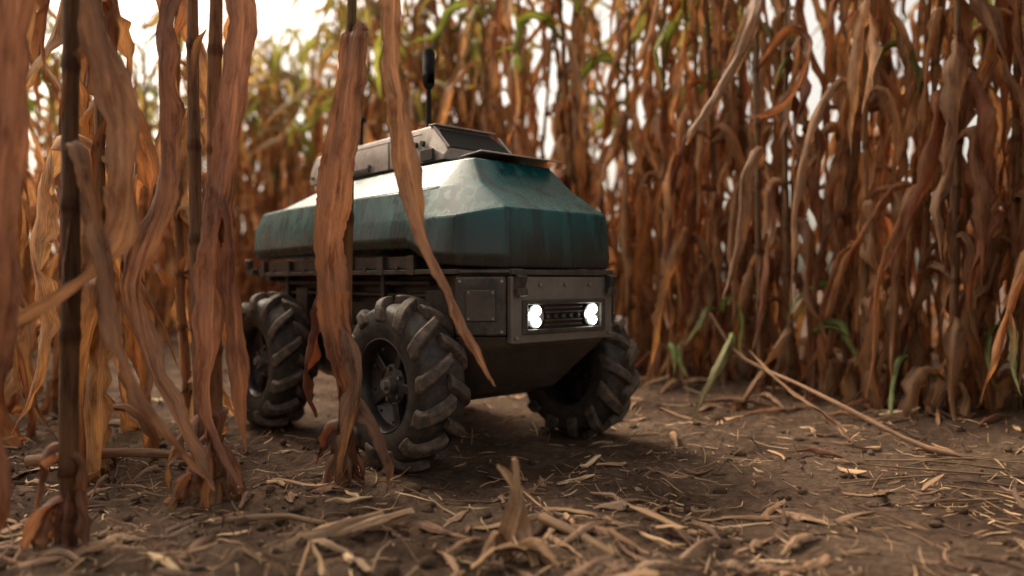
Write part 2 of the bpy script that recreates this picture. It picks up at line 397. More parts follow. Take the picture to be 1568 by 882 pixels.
def soilmat():
    m,nt,out=newmat('dry_soil'); L=nt.links
    tc=nt.nodes.new('ShaderNodeTexCoord'); O=tc.outputs['Object']
    a=N(nt,'ShaderNodeTexNoise',Scale=2.6,Detail=7.0,Roughness=.65); L.new(O,a.inputs['Vector'])
    b=N(nt,'ShaderNodeTexNoise',Scale=42.0,Detail=8.0,Roughness=.78); L.new(O,b.inputs['Vector'])
    c=N(nt,'ShaderNodeTexVoronoi',Scale=70.0); L.new(O,c.inputs['Vector'])
    r=ramp(nt,[(.36,(.070,.040,.026)),(.62,(.20,.132,.088))]); L.new(a.outputs[0],r.inputs[0])
    r2=ramp(nt,[(.3,(.32,.28,.25)),(.5,(.92,.92,.92)),(.72,(1.7,1.6,1.45))]); L.new(b.outputs[0],r2.inputs[0])
    col=mix(nt,.9,r.outputs[0],r2.outputs[0],'MULTIPLY')
    p=N(nt,'ShaderNodeBsdfPrincipled',Roughness=.92); p.inputs['Specular IOR Level'].default_value=.15; L.new(col,p.inputs['Base Color'])
    ad=N(nt,'ShaderNodeMath',operation='ADD'); L.new(b.outputs[0],ad.inputs[0])
    ml=N(nt,'ShaderNodeMath',operation='MULTIPLY'); ml.inputs[1].default_value=.35; L.new(c.outputs[0],ml.inputs[0]); L.new(ml.outputs[0],ad.inputs[1])
    bp=N(nt,'ShaderNodeBump',Strength=1.0,Distance=.018); L.new(ad.outputs[0],bp.inputs['Height']); L.new(bp.outputs[0],p.inputs['Normal'])
    L.new(p.outputs[0],out.inputs[0]); return m
M_soil=soilmat()
g=bpy.data.meshes.new('ground'); g.from_pydata(V,[],F); g.polygons.foreach_set('use_smooth',[True]*len(g.polygons)); g.materials.append(M_soil)
link(bpy.data.objects.new('ground',g))
def clods(nc):
    bm=bmesh.new(); bmesh.ops.create_icosphere(bm,subdivisions=2,radius=1)
    bv=np.array([v.co[:] for v in bm.verts]); bf=[[v.index for v in f.verts] for f in bm.faces]; bm.free()
    B=Buf()
    for i in range(nc):
        y=.8+rng.rand()**1.4*4.2; x=(rng.rand()*2-1)*(.75*y+.2)
        rx=(x-CX)*lft.x+(y-CY)*lft.y
        if rx>-.5 and rng.rand()<.55: continue
        s=.003+.012*rng.rand()**3
        off=rng.rand(3)*50
        v=bv*np.array([1,1,.7])*(1+.4*np.array([noise.noise(Vector(p*1.6+off)) for p in bv]))[:,None]*s*(.7+.6*rng.rand(3))
        v+=np.array([x,y,gh(x,y)+s*.2])
        B.add(v,bf,np.zeros((len(v),2)),(.1,.1,.1))
    return B.mesh('soil_clods',M_soil)
link(bpy.data.objects.new('soil_clods',clods(3600)))
# ------------------------------------------------------------ leaves
def resample(P,n):
    P=np.asarray(P,float); m=len(P); out=[]
    Q=np.vstack([2*P[0]-P[1],P,2*P[-1]-P[-2]])
    for t in np.linspace(0,m-1-1e-6,n):
        i=int(t); u=t-i; a,b,c,d=Q[i],Q[i+1],Q[i+2],Q[i+3]
        out.append(.5*((2*b)+(-a+c)*u+(2*a-5*b+4*c-d)*u*u+(-a+3*b-3*c+d)*u**3))
    return np.array(out)
def ribbon(B,P,W,side0,twist,fold,ruf,ca,cb,nac=5,seed=0,jag=.16,wav=.12):
    n=len(P); T=np.gradient(P,axis=0); T/=np.linalg.norm(T,axis=1)[:,None]+1e-9
    s=np.array(side0,float); L=np.concatenate([[0],np.cumsum(np.linalg.norm(np.diff(P,axis=0),axis=1))])
    r=np.random.RandomState(seed); ph=r.rand(8)*6.28; fr=22+r.rand(3)*40
    V=np.zeros((n,nac,3)); C=np.zeros((n,nac,3)); U=np.zeros((n,nac,2)); S=np.linspace(-1,1,nac)
    ca=np.array(ca);cb=np.array(cb); du=r.rand()*20; dv=r.rand()*20
    E=np.abs(S); SG=np.where(S>0,1,-1); J=1+jag*r.randn(n,2)
    cr=r.randn(nac)*.10
    for i in range(n):
        s=s-T[i]*np.dot(s,T[i]); s/=np.linalg.norm(s)+1e-9; nn=np.cross(s,T[i])
        a=twist[i]; sd=s*math.cos(a)+nn*math.sin(a); nm=np.cross(sd,T[i])
        f=fold[i]; w=W[i]/2; q=L[i]
        ru=ruf*w*(E**2)*(np.sin(fr[0]*q+ph[0]+SG*1.1)+.6*np.sin(fr[1]*q*1.7+ph[1]*SG))*.6
        ru=ru+w*cr*(1+.8*math.sin(9*q+ph[6]))+ruf*w*.25*np.sin(fr[2]*q*.8+S*4+ph[5])
        wj=w*(1+wav*np.sin(fr[2]*q*2+ph[2]*SG)*E)*np.where(S>0,J[i,0],J[i,1])
        fl=f*(1+.5*math.sin(fr[0]*.4*q+ph[3])); fr_=f*(1+.5*math.sin(fr[1]*.4*q+ph[4]))
        ang=np.where(S>0,fl,fr_)*(.55+.45*E)
        V[i]=P[i]+np.outer(SG*E*wj*np.cos(ang),sd)+np.outer(E*wj*np.sin(ang)+ru,nm)
        k=i/(n-1); c=ca*(1-k)+cb*k
        C[i]=np.outer(1.0+.35*(E<.12)-.22*(E>.9),c); U[i,:,0]=S*.5*w/.03+du; U[i,:,1]=q*6+dv
    F=[(i*nac+j,i*nac+j+1,i*nac+j+nac+1,i*nac+j+nac) for i in range(n-1) for j in range(nac-1)]
    B.add(V.reshape(-1,3),F,U.reshape(-1,2),C.reshape(-1,3))
TAN=[(.50,.30,.155),(.45,.26,.13),(.56,.37,.21),(.40,.20,.10),(.33,.145,.075),(.48,.30,.17),(.43,.23,.11)]
PINK=[(.33,.16,.105),(.27,.125,.08),(.38,.215,.14)]
GREEN=[(.22,.30,.07),(.30,.35,.10),(.16,.25,.06),(.44,.42,.16)]
def leafprofile(n,w):
    t=np.linspace(0,1,n); return w*np.clip((.45+.55*np.minimum(t/.15,1))*(1-np.clip((t-.45)/.55,0,1)**1.9),.03,1)
def grow_leaf(B,p0,az,L,w,e0,e1,bend,ca,cb,n=20,ruf=.35,fold0=.5,nac=3,r=rng,sharp=16):
    t=np.linspace(0,1,n); P=[np.array(p0,float)]; d=L/(n-1); a=az; da=r.randn()*.35
    wob=r.rand()*6.28; wa=.08+.12*r.rand(); kn=0
    for i in range(1,n):
        k=1/(1+math.exp(-(t[i]-bend)*sharp)); kn=kn*.75+r.randn()*.10
        e=e0*(1-k)+e1*k+wa*math.sin(9*t[i]+wob)+kn
        a+=da*d*4+ .14*math.sin(7*t[i]+wob*2)+r.randn()*.09
        P.append(P[-1]+d*np.array([math.cos(a)*math.cos(e),math.sin(a)*math.cos(e),math.sin(e)]))
    P=np.array(P); P[:,2]=np.maximum(P[:,2],.008)
    side=(-math.sin(az),math.cos(az),0)
    tw=np.cumsum(r.randn(n)*.15)+np.linspace(0,r.randn()*1.6,n)
    fo=fold0*(.5+1.0*np.abs(np.sin(t*6+wob)))
    ribbon(B,P,leafprofile(n,w),side,tw,fo,ruf,ca,cb,nac,r.randint(1<<30))
def tube(B,P,Rd,ca,cb,ns=8):
    n=len(P); T=np.gradient(P,axis=0); T/=np.linalg.norm(T,axis=1)[:,None]
    V=[];U=[];C=[]
    ref=np.array([1.,0,0]) if abs(T[0][0])<.8 else np.array([0,1.,0])
    L=np.concatenate([[0],np.cumsum(np.linalg.norm(np.diff(P,axis=0),axis=1))]); du=rng.rand()*9
    for i in range(n):
        s=ref-T[i]*np.dot(ref,T[i]); s/=np.linalg.norm(s); b=np.cross(T[i],s)
        for j in range(ns):
            a=2*math.pi*j/ns; V.append(P[i]+Rd[i]*(s*math.cos(a)+b*math.sin(a))); U.append((abs(j/ns-.5)*2+du,L[i]*6))
            k=i/(n-1); C.append((np.array(ca[i]) if np.ndim(ca)==2 else np.array(ca)*(1-k)+np.array(cb)*k))
    F=[(i*ns+j,i*ns+(j+1)%ns,(i+1)*ns+(j+1)%ns,(i+1)*ns+j) for i in range(n-1) for j in range(ns)]
    B.add(V,F,U,C)
def stalk(B,base,top,r0,r1,green=.3,r=rng,ns=8,bow=.02,zz=.004,tone=1,sheath=0,step=.13):
    base=np.array(base,float);top=np.array(top,float); H=np.linalg.norm(top-base); P=[];Rd=[];C=[];nodes=[]
    z=0;k=0; bd=r.randn(3)*bow; bd[2]=0
    zs=[]
    while z<H:
        ln=(.06 if k<2 else step+.06*r.rand()); zs.append((z,ln)); z+=ln; k+=1
    a0=r.rand()*6.28
    for k,(z,ln) in enumerate(zs):
        zg=np.array([math.cos(a0),math.sin(a0),0])*zz*(1 if k%2 else -1); tn=.75+.5*r.rand()
        for (f,m) in((0,1.14),(.04,1.06),(.09,.97),(.5,.94),(.92,.98),(.97,1.05)):
            zz_=min(z+f*ln,H); t=zz_/H
            p=base+(top-base)*t+bd*4*t*(1-t)+zg*(.5-abs(f-.5)); 
            if P and np.linalg.norm(p-P[-1])<1e-4: continue
            P.append(p); Rd.append((r0*(1-t)+r1*t)*m)
            gcol=np.array([.20,.22,.07]); bcol=np.array([.36,.21,.11])*tone*tn
            g=min(1,max(0,green+ (t-.3)*.8)); c=bcol*(1-g)+gcol*g
            if f<.045 or f>.96: c=c*np.array([.6,.5,.42])
            C.append(c)
        nodes.append((base+(top-base)*(z/H)+bd*4*(z/H)*(1-z/H),z))
        if sheath and k>1 and r.rand()<sheath:
            az=r.rand()*6.28; rr=(r0*(1-z/H)+r1*z/H)*1.12; u=np.array([math.cos(az),math.sin(az),0]); p0=nodes[-1][0]
            Q=resample([p0+u*rr*.6,p0+u*rr*.6+np.array([0,0,ln*.5]),p0+u*rr*.75+np.array([0,0,ln*.95]),p0+u*(rr+.012)+np.array([0,0,ln*1.15])],12)
            ribbon(B,Q,np.array([2.6,2.8,2.8,2.8,2.7,2.6,2.5,2.3,2.0,1.6,1.1,.4])*rr,(-u[1],u[0],0),r.randn()*.2+np.zeros(12),-np.ones(12)*1.0,.12,pick(PINK,r),pick(TAN,r),7,r.randint(1<<30),.05)
    tube(B,np.array(P),Rd,np.array(C),None,ns); return nodes,a0
def pick(l,r=rng): return np.array(l[r.randint(len(l))])*(.8+.4*r.rand())
def corn(B,base,H,r,nac=5,nseg=18,lean=.06,r0=.0125,greenstalk=.05,ear=True,wmul=1,zmin=.10):
    top=np.array(base)+np.array([r.randn()*lean,r.randn()*lean,H])
    nodes,az0=stalk(B,base,top,r0,.005,greenstalk,r,8)
    az0=r.rand()*6.28
    for k in range(7):
        a=r.rand()*6.28; b=np.array(base); 
        P=resample([b+np.array([math.cos(a)*.008,math.sin(a)*.008,.05]),b+np.array([math.cos(a)*.03,math.sin(a)*.03,.03]),b+np.array([math.cos(a)*.045,math.sin(a)*.045,-.02])],5)
        tube(B,P,[.0035]*5,(.25,.13,.07),(.12,.07,.04),5)
    for k,(p,z) in enumerate(nodes):
        if z<zmin: continue
        t=z/H; az=az0+(k%2)*math.pi+r.randn()*.5
        reps=2 if r.rand()<(.7 if t<.62 else .35) else 1
        for q in range(reps):
            azq=az+q*r.randn()*1.2
            isdry = r.rand() < (1.12 - max(0,z-.85)*.62)
            if isdry:
                ca=pick(TAN,r)*(1.0 if t>.3 else .8); cb=ca*np.array([1.05,1,.92])*(.75+.4*r.rand())
                grow_leaf(B,p,azq,.42+.45*r.rand(),(.035+.04*r.rand())*wmul,.9+.6*r.rand(),-1.52+.16*abs(r.randn()),.04+.13*r.rand(),ca,cb,nseg,.4,.9,nac,r,28)
            else:
                ca=pick(GREEN,r); cb=pick(GREEN+TAN,r)
                grow_leaf(B,p,azq,.45+.3*r.rand(),(.040+.022*r.rand())*wmul,1.15+.2*r.rand(),-1.25+.6*r.rand(),.25+.3*r.rand(),ca,cb,nseg,.25,.5,nac,r)
        if r.rand()<.7:
            ca=pick(TAN,r)*.85; e=p+np.array([math.cos(az)*.010,math.sin(az)*.010,.0])
            P=resample([p+np.array([0,0,-.13])+np.array([math.cos(az),math.sin(az),0])*.007,e,e+np.array([math.cos(az)*.02,math.sin(az)*.02,.05])],6)
            ribbon(B,P,np.array([.030,.036,.036,.03,.025,.01]),(-math.sin(az),math.cos(az),0),np.zeros(6),np.ones(6)*1.0*-1,.1,ca,ca,5,r.randint(1<<30))
    if ear:
        z=.8+.35*r.rand(); t=z/H; p=np.array(base)+(top-np.array(base))*t; az=r.rand()*6.28
        d=np.array([math.cos(az),math.sin(az),0]); dn=-1 if r.rand()<.6 else 1
        P=resample([p,p+d*.05+np.array([0,0,.02]),p+d*.075+np.array([0,0,dn*.09]),p+d*.085+np.array([0,0,dn*.20])],10)
        ca=pick(TAN[:3],r); tube(B,P,[.006,.014,.021,.025,.026,.025,.022,.017,.010,.003],ca,ca*.7,8)
        for q in range(4):
            a2=az+r.randn()*.9; grow_leaf(B,P[3],a2,.2,.04,dn*1.2,dn*1.5,.4,ca,ca*.8,8,.4,.8,3,r)
    for q in range(7):
        a2=r.rand()*6.28; P=resample([top,top+np.array([math.cos(a2)*.04,math.sin(a2)*.04,.12]),top+np.array([math.cos(a2)*.12,math.sin(a2)*.12,.18])],6)
        tube(B,P,[.003]*6,(.4,.27,.13),(.4,.27,.13),4)
variants=[]
for i in range(12):
    r=np.random.RandomState(100+i); B=Buf()
    corn(B,(0,0,0),2.05+.5*r.rand(),r,5,17)
    variants.append(B.mesh('corn_plant_%d'%i,M_field))
field=empty('corn_field')
cnt=0
def put(x,y,s=1,dz=0):
    global cnt
    k=.05 if rng.rand()<.85 else .16
    o=bpy.data.objects.new('corn_stalks',variants[rng.randint(len(variants))])
    o.location=(x,y,gh(x,y)-.01+dz); o.rotation_euler=(rng.randn()*k,rng.randn()*k,rng.rand()*6.28); o.scale=(s,s,s*(.88+.24*rng.rand()))
    link(o,field); cnt+=1
def rowline(L,a0,a1,step,jit=.05,cond=None):
    a=a0
    while a<a1:
        p=rl(a,L+rng.randn()*jit)
        if (cond is None or cond(p.x,p.y)): put(p.x,p.y,.92+.16*rng.rand())
        a+=step*(.7+.6*rng.rand())
def infr(x,y): return y>1.7 and abs(x)<.80*y+.6
for L,st in((1.30,.12),(1.60,.17),(2.05,.25),(2.7,.34),(3.5,.5)):
    rowline(L,-6,4.0,st,.07,infr)
def leftok(x,y): return abs(x)<.80*y+.6 and y>1.75
rowline(-.80,-6,-2.0,.24,.06,leftok); rowline(-.80,-2.0,-.75,.36,.05,leftok)
rowline(-1.5,-6,-2.0,.32,.06,leftok); rowline(-1.5,-2.0,-.6,.5,.06,leftok)
rowline(-2.2,-7,-2.0,.42,.06,leftok)
for L in(-.1,.45,.95): rowline(L,-6.8,-3.4,.30,.12,infr)
# ------------------------------------------------------------ near plants
def hero(name,B): 
    return link(bpy.data.objects.new(name,B.mesh(name,M_leaf)))
def hleaf(B,pts,ws,side,tw,fold,ca,cb,ruf=.3,n=46,nac=7,seed=1,wm=1.0):
    P=resample(pts,n); W=wm*np.interp(np.linspace(0,1,n),np.linspace(0,1,len(ws)),ws)
    twa=np.interp(np.linspace(0,1,n),np.linspace(0,1,len(tw)),tw); fo=np.interp(np.linspace(0,1,n),np.linspace(0,1,len(fold)),fold)
    r=np.random.RandomState(seed); P=P+np.cumsum(r.randn(n,3),axis=0)*.0006
    ribbon(B,P,W,side,twa,fo,ruf,ca,cb,nac,seed,.04,.05)
r=np.random.RandomState(5); B=Buf()
bx,by=-.352,1.56
stalk(B,(bx,by,-.01),(-.310,1.56,2.2),.0135,.006,.45,r,12,.004,.003,1,.3,.18)
hleaf(B,[(-.316,1.548,.955),(-.319,1.535,.92),(-.328,1.50,.80),(-.343,1.48,.64),(-.352,1.47,.51),(-.357,1.47,.39),(-.345,1.48,.28),(-.318,1.50,.16)],[.035,.058,.066,.070,.076,.078,.064,.012],(1,0,0),[.0,-.15,.25,-.1,.25,-.2,.4,1.0],[.9,.35,.5,.3,.5,.4,.8,1],(.52,.29,.18),(.40,.21,.13),.16,110,13,3)
hleaf(B,[(-.325,1.55,1.18),(-.28,1.45,1.24),(-.225,1.36,1.12),(-.205,1.32,.95),(-.202,1.31,.84),(-.191,1.30,.736),(-.174,1.30,.612),(-.146,1.30,.510),(-.095,1.29,.397),(-.055,1.28,.307),(-.020,1.27,.237)],[.02,.04,.045,.046,.046,.056,.054,.050,.038,.022,.004],(1,0,0),[0,.3,.2,.4,.1,.5,-.1,.3,.6,.2,.0],[.5,.4,.6,.5,.4,.3,.5,.5,.6,.7,.9],(.54,.35,.23),(.48,.29,.18),.14,120,13,8)
hleaf(B,[(-.35,1.56,.56),(-.375,1.55,.57),(-.392,1.54,.48),(-.402,1.54,.36),(-.418,1.54,.25),(-.425,1.54,.19),(-.40,1.54,.13)],[.02,.04,.055,.06,.055,.045,.01],(.9,-.3,0),[0,.4,-.3,.3,-.4,.2,.8],[.8,.7,.5,.9,.7,.6,1],(.30,.11,.05),(.20,.075,.04),.3,60,11,11)
hleaf(B,[(-.35,1.55,.30),(-.33,1.50,.33),(-.30,1.47,.28),(-.295,1.46,.20),(-.32,1.46,.11),(-.345,1.47,.03)],[.02,.05,.055,.055,.035,.012],(1,.2,0),[.5,1.2,.5,.2,.9,1.3],[.8]*6,(.46,.29,.18),(.32,.19,.11),.3,50,11,12)
hleaf(B,[(-.35,1.55,.18),(-.31,1.50,.19),(-.26,1.46,.13),(-.235,1.45,.06),(-.24,1.45,.01)],[.02,.05,.055,.04,.008],(1,.2,0),[.2,.7,.5,.2,.9],[.8]*5,(.34,.2,.12),(.24,.14,.09),.3,44,11,13)
for k in range(14):
    a=r.rand()*6.28; grow_leaf(B,(bx,by,.05+.10*r.rand()),a,.10+.10*r.rand(),.03,-.2,-1.4,.2,pick(PINK,r)*.9,pick(TAN,r)*.7,14,.4,.9,5,r)
for k in range(5):
    grow_leaf(B,(-.325,1.56,1.15+.2*k),r.rand()*6.28,.6,.06,1.1,-1.0,.45,pick(GREEN,r),pick(TAN,r),22,.25,.4,5,r)
hero('corn_plant',B)
B=Buf(); r=np.random.RandomState(9)
stalk(B,(-.567,1.42,-.01),(-.548,1.42,2.2),.0165,.007,.0,r,12,.004,.004,.9,.6,.17)
stalk(B,(-.60,1.46,-.01),(-.62,1.50,2.2),.0150,.007,-.1,r,12,.02,.004,.9,.6,.17)
hleaf(B,[(-.555,1.42,1.12),(-.52,1.37,1.13),(-.487,1.36,.94),(-.492,1.36,.78),(-.512,1.36,.62),(-.535,1.36,.46),(-.545,1.36,.32),(-.55,1.37,.18),(-.50,1.38,.04)],[.02,.04,.055,.060,.066,.060,.060,.045,.01],(1,.1,0),[.2,.6,-.2,.3,-.3,.4,-.2,.6,1.2],[.8,.5,.6,.4,.7,.5,.7,.8,1],(.37,.20,.145),(.35,.18,.12),.2,110,13,21)
hleaf(B,[(-.57,1.42,.58),(-.54,1.38,.60),(-.515,1.37,.52),(-.508,1.37,.42),(-.51,1.37,.26),(-.50,1.38,.10)],[.02,.04,.05,.055,.045,.01],(1,0,0),[.8,.3,.9,.3,-.4,.6],[.9,.6,.8,.6,.7,1],(.31,.14,.09),(.27,.135,.08),.25,80,13,22)
hleaf(B,[(-.60,1.46,1.0),(-.64,1.42,1.0),(-.66,1.40,.82),(-.65,1.40,.60),(-.69,1.38,.42),(-.66,1.36,.28),(-.58,1.34,.13),(-.53,1.34,.04)],[.02,.05,.07,.06,.05,.055,.045,.01],(1,.2,0),[.3,.5,-.3,.5,1.2,.4,-.3,.3],[.8,.6,.9,.5,.8,.7,.9,1],(.32,.15,.10),(.38,.23,.15),.22,100,13,23)
for k in range(14):
    a=r.rand()*6.28; z=.04+.16*r.rand(); grow_leaf(B,(-.575,1.42,z),a,.10+.14*r.rand(),.035,.4,-1.5,.2,pick(PINK,r),pick(TAN,r)*.7,20,.4,.9,7,r)
for k in range(5):
    grow_leaf(B,(-.57,1.43,1.1+.2*k),r.rand()*6.28,.6,.065,1.1,-1.1,.4,pick(GREEN+TAN,r),pick(TAN,r),22,.25,.4,5,r)
hero('corn_plant',B)
B=Buf(); r=np.random.RandomState(14)
stalk(B,(-.712,1.20,-.01),(-.720,1.2,2.2),.0155,.008,-.3,r,12,.008,.004,.6,.6,.19)
hleaf(B,[(-.712,1.20,.98),(-.68,1.17,1.0),(-.64,1.16,.85),(-.60,1.17,.70),(-.585,1.17,.58),(-.60,1.17,.48),(-.66,1.16,.40),(-.76,1.14,.33),(-.84,1.12,.27)],[.02,.05,.065,.072,.066,.055,.05,.04,.01],(1,0,0),[.2,-.2,.3,-.2,.3,-.3,.6,.9,.4],[.6,.3,.5,.35,.6,.5,.6,.7,.9],(.34,.19,.125),(.42,.27,.18),.2,110,13,31)
hleaf(B,[(-.712,1.2,.62),(-.66,1.16,.62),(-.625,1.15,.50),(-.61,1.15,.38),(-.585,1.15,.28),(-.55,1.16,.20),(-.50,1.2,.10)],[.02,.05,.055,.06,.045,.03,.008],(1,0,0),[.6,.2,.9,.2,.7,.2,.3],[.8,.5,.8,.5,.8,.7,.9],(.42,.26,.17),(.36,.21,.13),.25,80,13,32)
for k in range(9):
    a=r.rand()*6.28; grow_leaf(B,(-.712,1.2,.04+.12*r.rand()),a,.08+.12*r.rand(),.03,.4,-1.5,.2,pick(PINK,r),pick(TAN,r)*.6,16,.4,.9,7,r)
for k in range(4):
    grow_leaf(B,(-.716,1.2,1.0+.25*k),r.rand()*6.28,.6,.065,1.1,-1.2,.4,pick(TAN,r),pick(TAN,r),22,.25,.4,5,r)
hero('corn_plant',B)
B=Buf(); r=np.random.RandomState(17)
stalk(B,(-.80,1.12,-.01),(-.77,1.12,2.2),.014,.008,-.1,r,12,.003,.003,.8,.5,.18)
hleaf(B,[(-.79,1.12,1.02),(-.74,1.08,1.02),(-.70,1.07,.86),(-.715,1.07,.66),(-.728,1.06,.46),(-.74,1.06,.28),(-.735,1.06,.12),(-.74,1.07,.0)],[.02,.05,.06,.066,.074,.065,.05,.012],(1,0,0),[.2,.5,-.1,.2,-.3,.2,-.2,.6],[.6,.4,.5,.4,.6,.5,.8,.9],(.32,.17,.12),(.32,.165,.11),.2,100,13,41)
hleaf(B,[(-.80,1.14,.78),(-.83,1.20,.92),(-.87,1.26,.98),(-.90,1.30,.90),(-.91,1.32,.74),(-.915,1.32,.6)],[.02,.04,.05,.045,.035,.008],(1,0,0),[.2,.5,.2,.4,-.2,.3],[.5]*6,(.10,.18,.05),(.16,.2,.06),.15,60,9,44)
for k in range(4):
    grow_leaf(B,(-.79,1.12,.3+.25*k),2.2+r.rand()*2.0,.45,.06,1.0,-1.4,.25,pick(PINK,r),pick(TAN,r),22,.3,.6,7,r)
hero('corn_plant',B)
for (x,y,s) in((-.95,1.72,51),(-1.10,1.95,52),(-.90,2.10,53),(-1.38,2.0,54)):
    r=np.random.RandomState(s); B=Buf(); corn(B,(x,y,-.01),2.0,r,7,26,.03,.014,.1,False,1.1); hero('corn_plant',B)
# edge plants of the right-hand rows with long arching leaves
B=Buf(); r=np.random.RandomState(61)
stalk(B,(.86,2.58,0),(.82,2.56,2.3),.013,.006,.2,r,10,.01,.004,1,.5,.17)
hleaf(B,[(.84,2.57,1.50),(.82,2.45,1.56),(.775,2.36,1.36),(.70,2.32,1.14),(.61,2.30,1.0),(.55,2.29,.90),(.52,2.28,.84)],[.02,.05,.06,.06,.055,.035,.006],(.8,.4,.4),[.2,.5,.1,.6,.1,.4,.8],[.6,.4,.6,.5,.7,.8,.9],(.58,.40,.25),(.50,.31,.17),.25,80,9,64)
hleaf(B,[(.84,2.57,1.15),(.90,2.45,1.24),(.95,2.38,1.16),(.90,2.36,1.02),(.82,2.34,.95),(.76,2.33,.93)],[.02,.045,.055,.055,.04,.006],(1,.2,.2),[.2,.5,.9,.4,.1,.4],[.6,.4,.6,.5,.7,.8],(.42,.22,.12),(.36,.19,.1),.3,60,9,65)
hleaf(B,[(.85,2.57,.80),(.82,2.47,.86),(.76,2.42,.76),(.74,2.40,.60),(.70,2.38,.46),(.66,2.36,.36)],[.02,.04,.05,.045,.03,.006],(1,.2,.2),[.2,.9,.4,1.1,.3,.4],[.6,.4,.6,.5,.7,.8],(.46,.27,.14),(.36,.2,.1),.3,60,9,66)
corn(B,(1.30,2.22,0),2.3,r,7,26,.03,.014,.1,False,1.05)
corn(B,(.98,2.62,0),2.2,r,7,26,.05,.013,.1,False,1.0)
hero('corn_plant',B)
B=Buf(); r=np.random.RandomState(91)
for (x,y,z,az) in((1.13,2.58,.36,3.6),(1.02,2.55,.24,4.6),(1.42,2.25,.24,4.0),(.80,2.85,.30,4.2),(1.22,2.40,.14,5.0),(.62,2.95,.14,4.4)):
    for q in range(2): grow_leaf(B,(x,y,z),az+r.randn()*.5,.26+.15*r.rand(),.026,.7,-1.0,.35,(.09,.17,.05),(.22,.25,.10),20,.2,.4,5,r)
link(bpy.data.objects.new('green_regrowth_leaves',B.mesh('green_regrowth_leaves',M_field)))
# ------------------------------------------------------------ litter
B=Buf(); r=np.random.RandomState(77)
def straw(x,y,L,w,az,lift,flat,c):
    n=5; P=[];  bend=r.randn()*.3
    for i in range(n):
        t=i/(n-1)-.5; a=az+bend*t; px=x+math.cos(a)*L*t; py=y+math.sin(a)*L*t
        P.append((px,py,gh(px,py)+.0025+w*.25+lift*(t+.5)))
    P=np.array(P); 
    if flat: ribbon(B,P,w*np.array([.5,1,1,.9,.4]),(-math.sin(az),math.cos(az),0),np.linspace(0,r.randn()*.7,n),np.ones(n)*(.3+r.rand()*.8),.2,c,c*.9,3,r.randint(1<<30))
    else: tube(B,P,[w*.5]*n,c,c*.85,5)
for i in range(12500):
    y=.85+r.rand()**1.5*4.6; x=(r.rand()*2-1)*(.78*y+.15)
    if abs((x-CX)*fwd.x+(y-CY)*fwd.y)<.6 and abs((x-CX)*lft.x+(y-CY)*lft.y)<.36 and r.rand()<.6: continue
    if noise.noise(Vector((x*2.3,y*2.3,9)))<-.12+.25*(r.rand()-.5) and r.rand()<.5: continue
    sz=r.rand(); c=pick([(.46,.31,.18),(.37,.23,.13),(.27,.16,.095),(.54,.40,.25),(.18,.105,.065),(.12,.07,.045)],r)
    if sz<.8: L=.008+.035*r.rand(); w=.0012+.0025*r.rand()
    elif sz<.94: L=.04+.08*r.rand(); w=.0015+.003*r.rand()
    else: L=.05+.08*r.rand(); w=.006+.014*r.rand()
    straw(x,y,L,w,r.rand()*6.28,(r.rand()**5)*.03,(r.rand()<.7 or w>.005),c)
link(bpy.data.objects.new('straw_litter',B.mesh('straw_litter',M_straw)))
B=Buf()
def hpiece(pts,ws,side=(0,0,1),c=(.5,.33,.19),c2=None,tw=(0,.6),seed=1,fold=.5):
    hleaf(B,pts,ws,side,list(tw),[fold,fold*1.3],np.array(c)*.9,np.array(c2 or c)*.85,.3,36,9,seed)
def stick(pts,r0,r1,c=(.42,.28,.16)):
    P=resample(pts,12); tube(B,P,np.linspace(r0,r1,12)*(1+.1*np.sin(np.arange(12)*2.1)),np.array(c)*.9,np.array(c)*.75,8)
stick([(.62,2.35,.32),(.70,2.30,.19),(.82,2.05,.12),(.97,1.82,.03),(1.04,1.76,.012)],.005,.007,(.56,.36,.22))
hpiece([(.72,2.28,.21),(.78,2.12,.12),(.84,2.0,.06),(.86,1.9,.012)],[.012,.03,.028,.006],(0,1,.3),(.46,.28,.15),seed=62)
hpiece([(.68,2.32,.26),(.655,2.26,.24),(.58,2.2,.13),(.50,2.12,.03)],[.02,.035,.03,.008],(1,0,0),(.16,.24,.07),(.40,.31,.15),seed=63)
for k in range(14):
    x=.72+.65*r.rand(); y=1.35+.5*r.rand(); a=-.25+.35*r.randn(); L=.12+.22*r.rand(); x0,y0,x1,y1=x-L/2*math.cos(a),y-L/2*math.sin(a),x+L/2*math.cos(a),y+L/2*math.sin(a)
    stick([(x0,y0,gh(x0,y0)+.005),(x,y,gh(x,y)+.008),(x1,y1,gh(x1,y1)+.005)],.0018,.0026,pick([(.5,.36,.21),(.4,.27,.15)],r))
hpiece([(-.005,1.19,.10),(.005,1.17,.145),(.012,1.15,.10),(.02,1.14,.04),(.035,1.10,.0)],[.006,.014,.02,.03,.02],(1,0,0),(.52,.33,.18),seed=71)
hpiece([(-.02,1.15,.0),(.0,1.14,.05),(.012,1.15,.10),(-.02,1.18,.13)],[.03,.03,.022,.006],(1,0,0),(.56,.36,.2),seed=72)
hpiece([(-.06,1.08,.005),(-.02,1.1,.03),(.02,1.12,.02),(.06,1.09,.005)],[.01,.035,.03,.008],(0,1,0),(.46,.29,.15),seed=73)
hpiece([(.01,1.12,.03),(.04,1.1,.04),(.07,1.06,.0)],[.02,.03,.01],(0,1,.5),(.5,.32,.17),seed=74)
hpiece([(.0,1.13,.0),(-.03,1.12,.045),(-.05,1.10,.02),(-.06,1.07,.0)],[.02,.026,.02,.006],(1,0,0),(.42,.25,.13),seed=76)
stick([(.05,1.26,.022),(.10,1.20,.016),(.155,1.12,.008)],.009,.007,(.42,.28,.16))
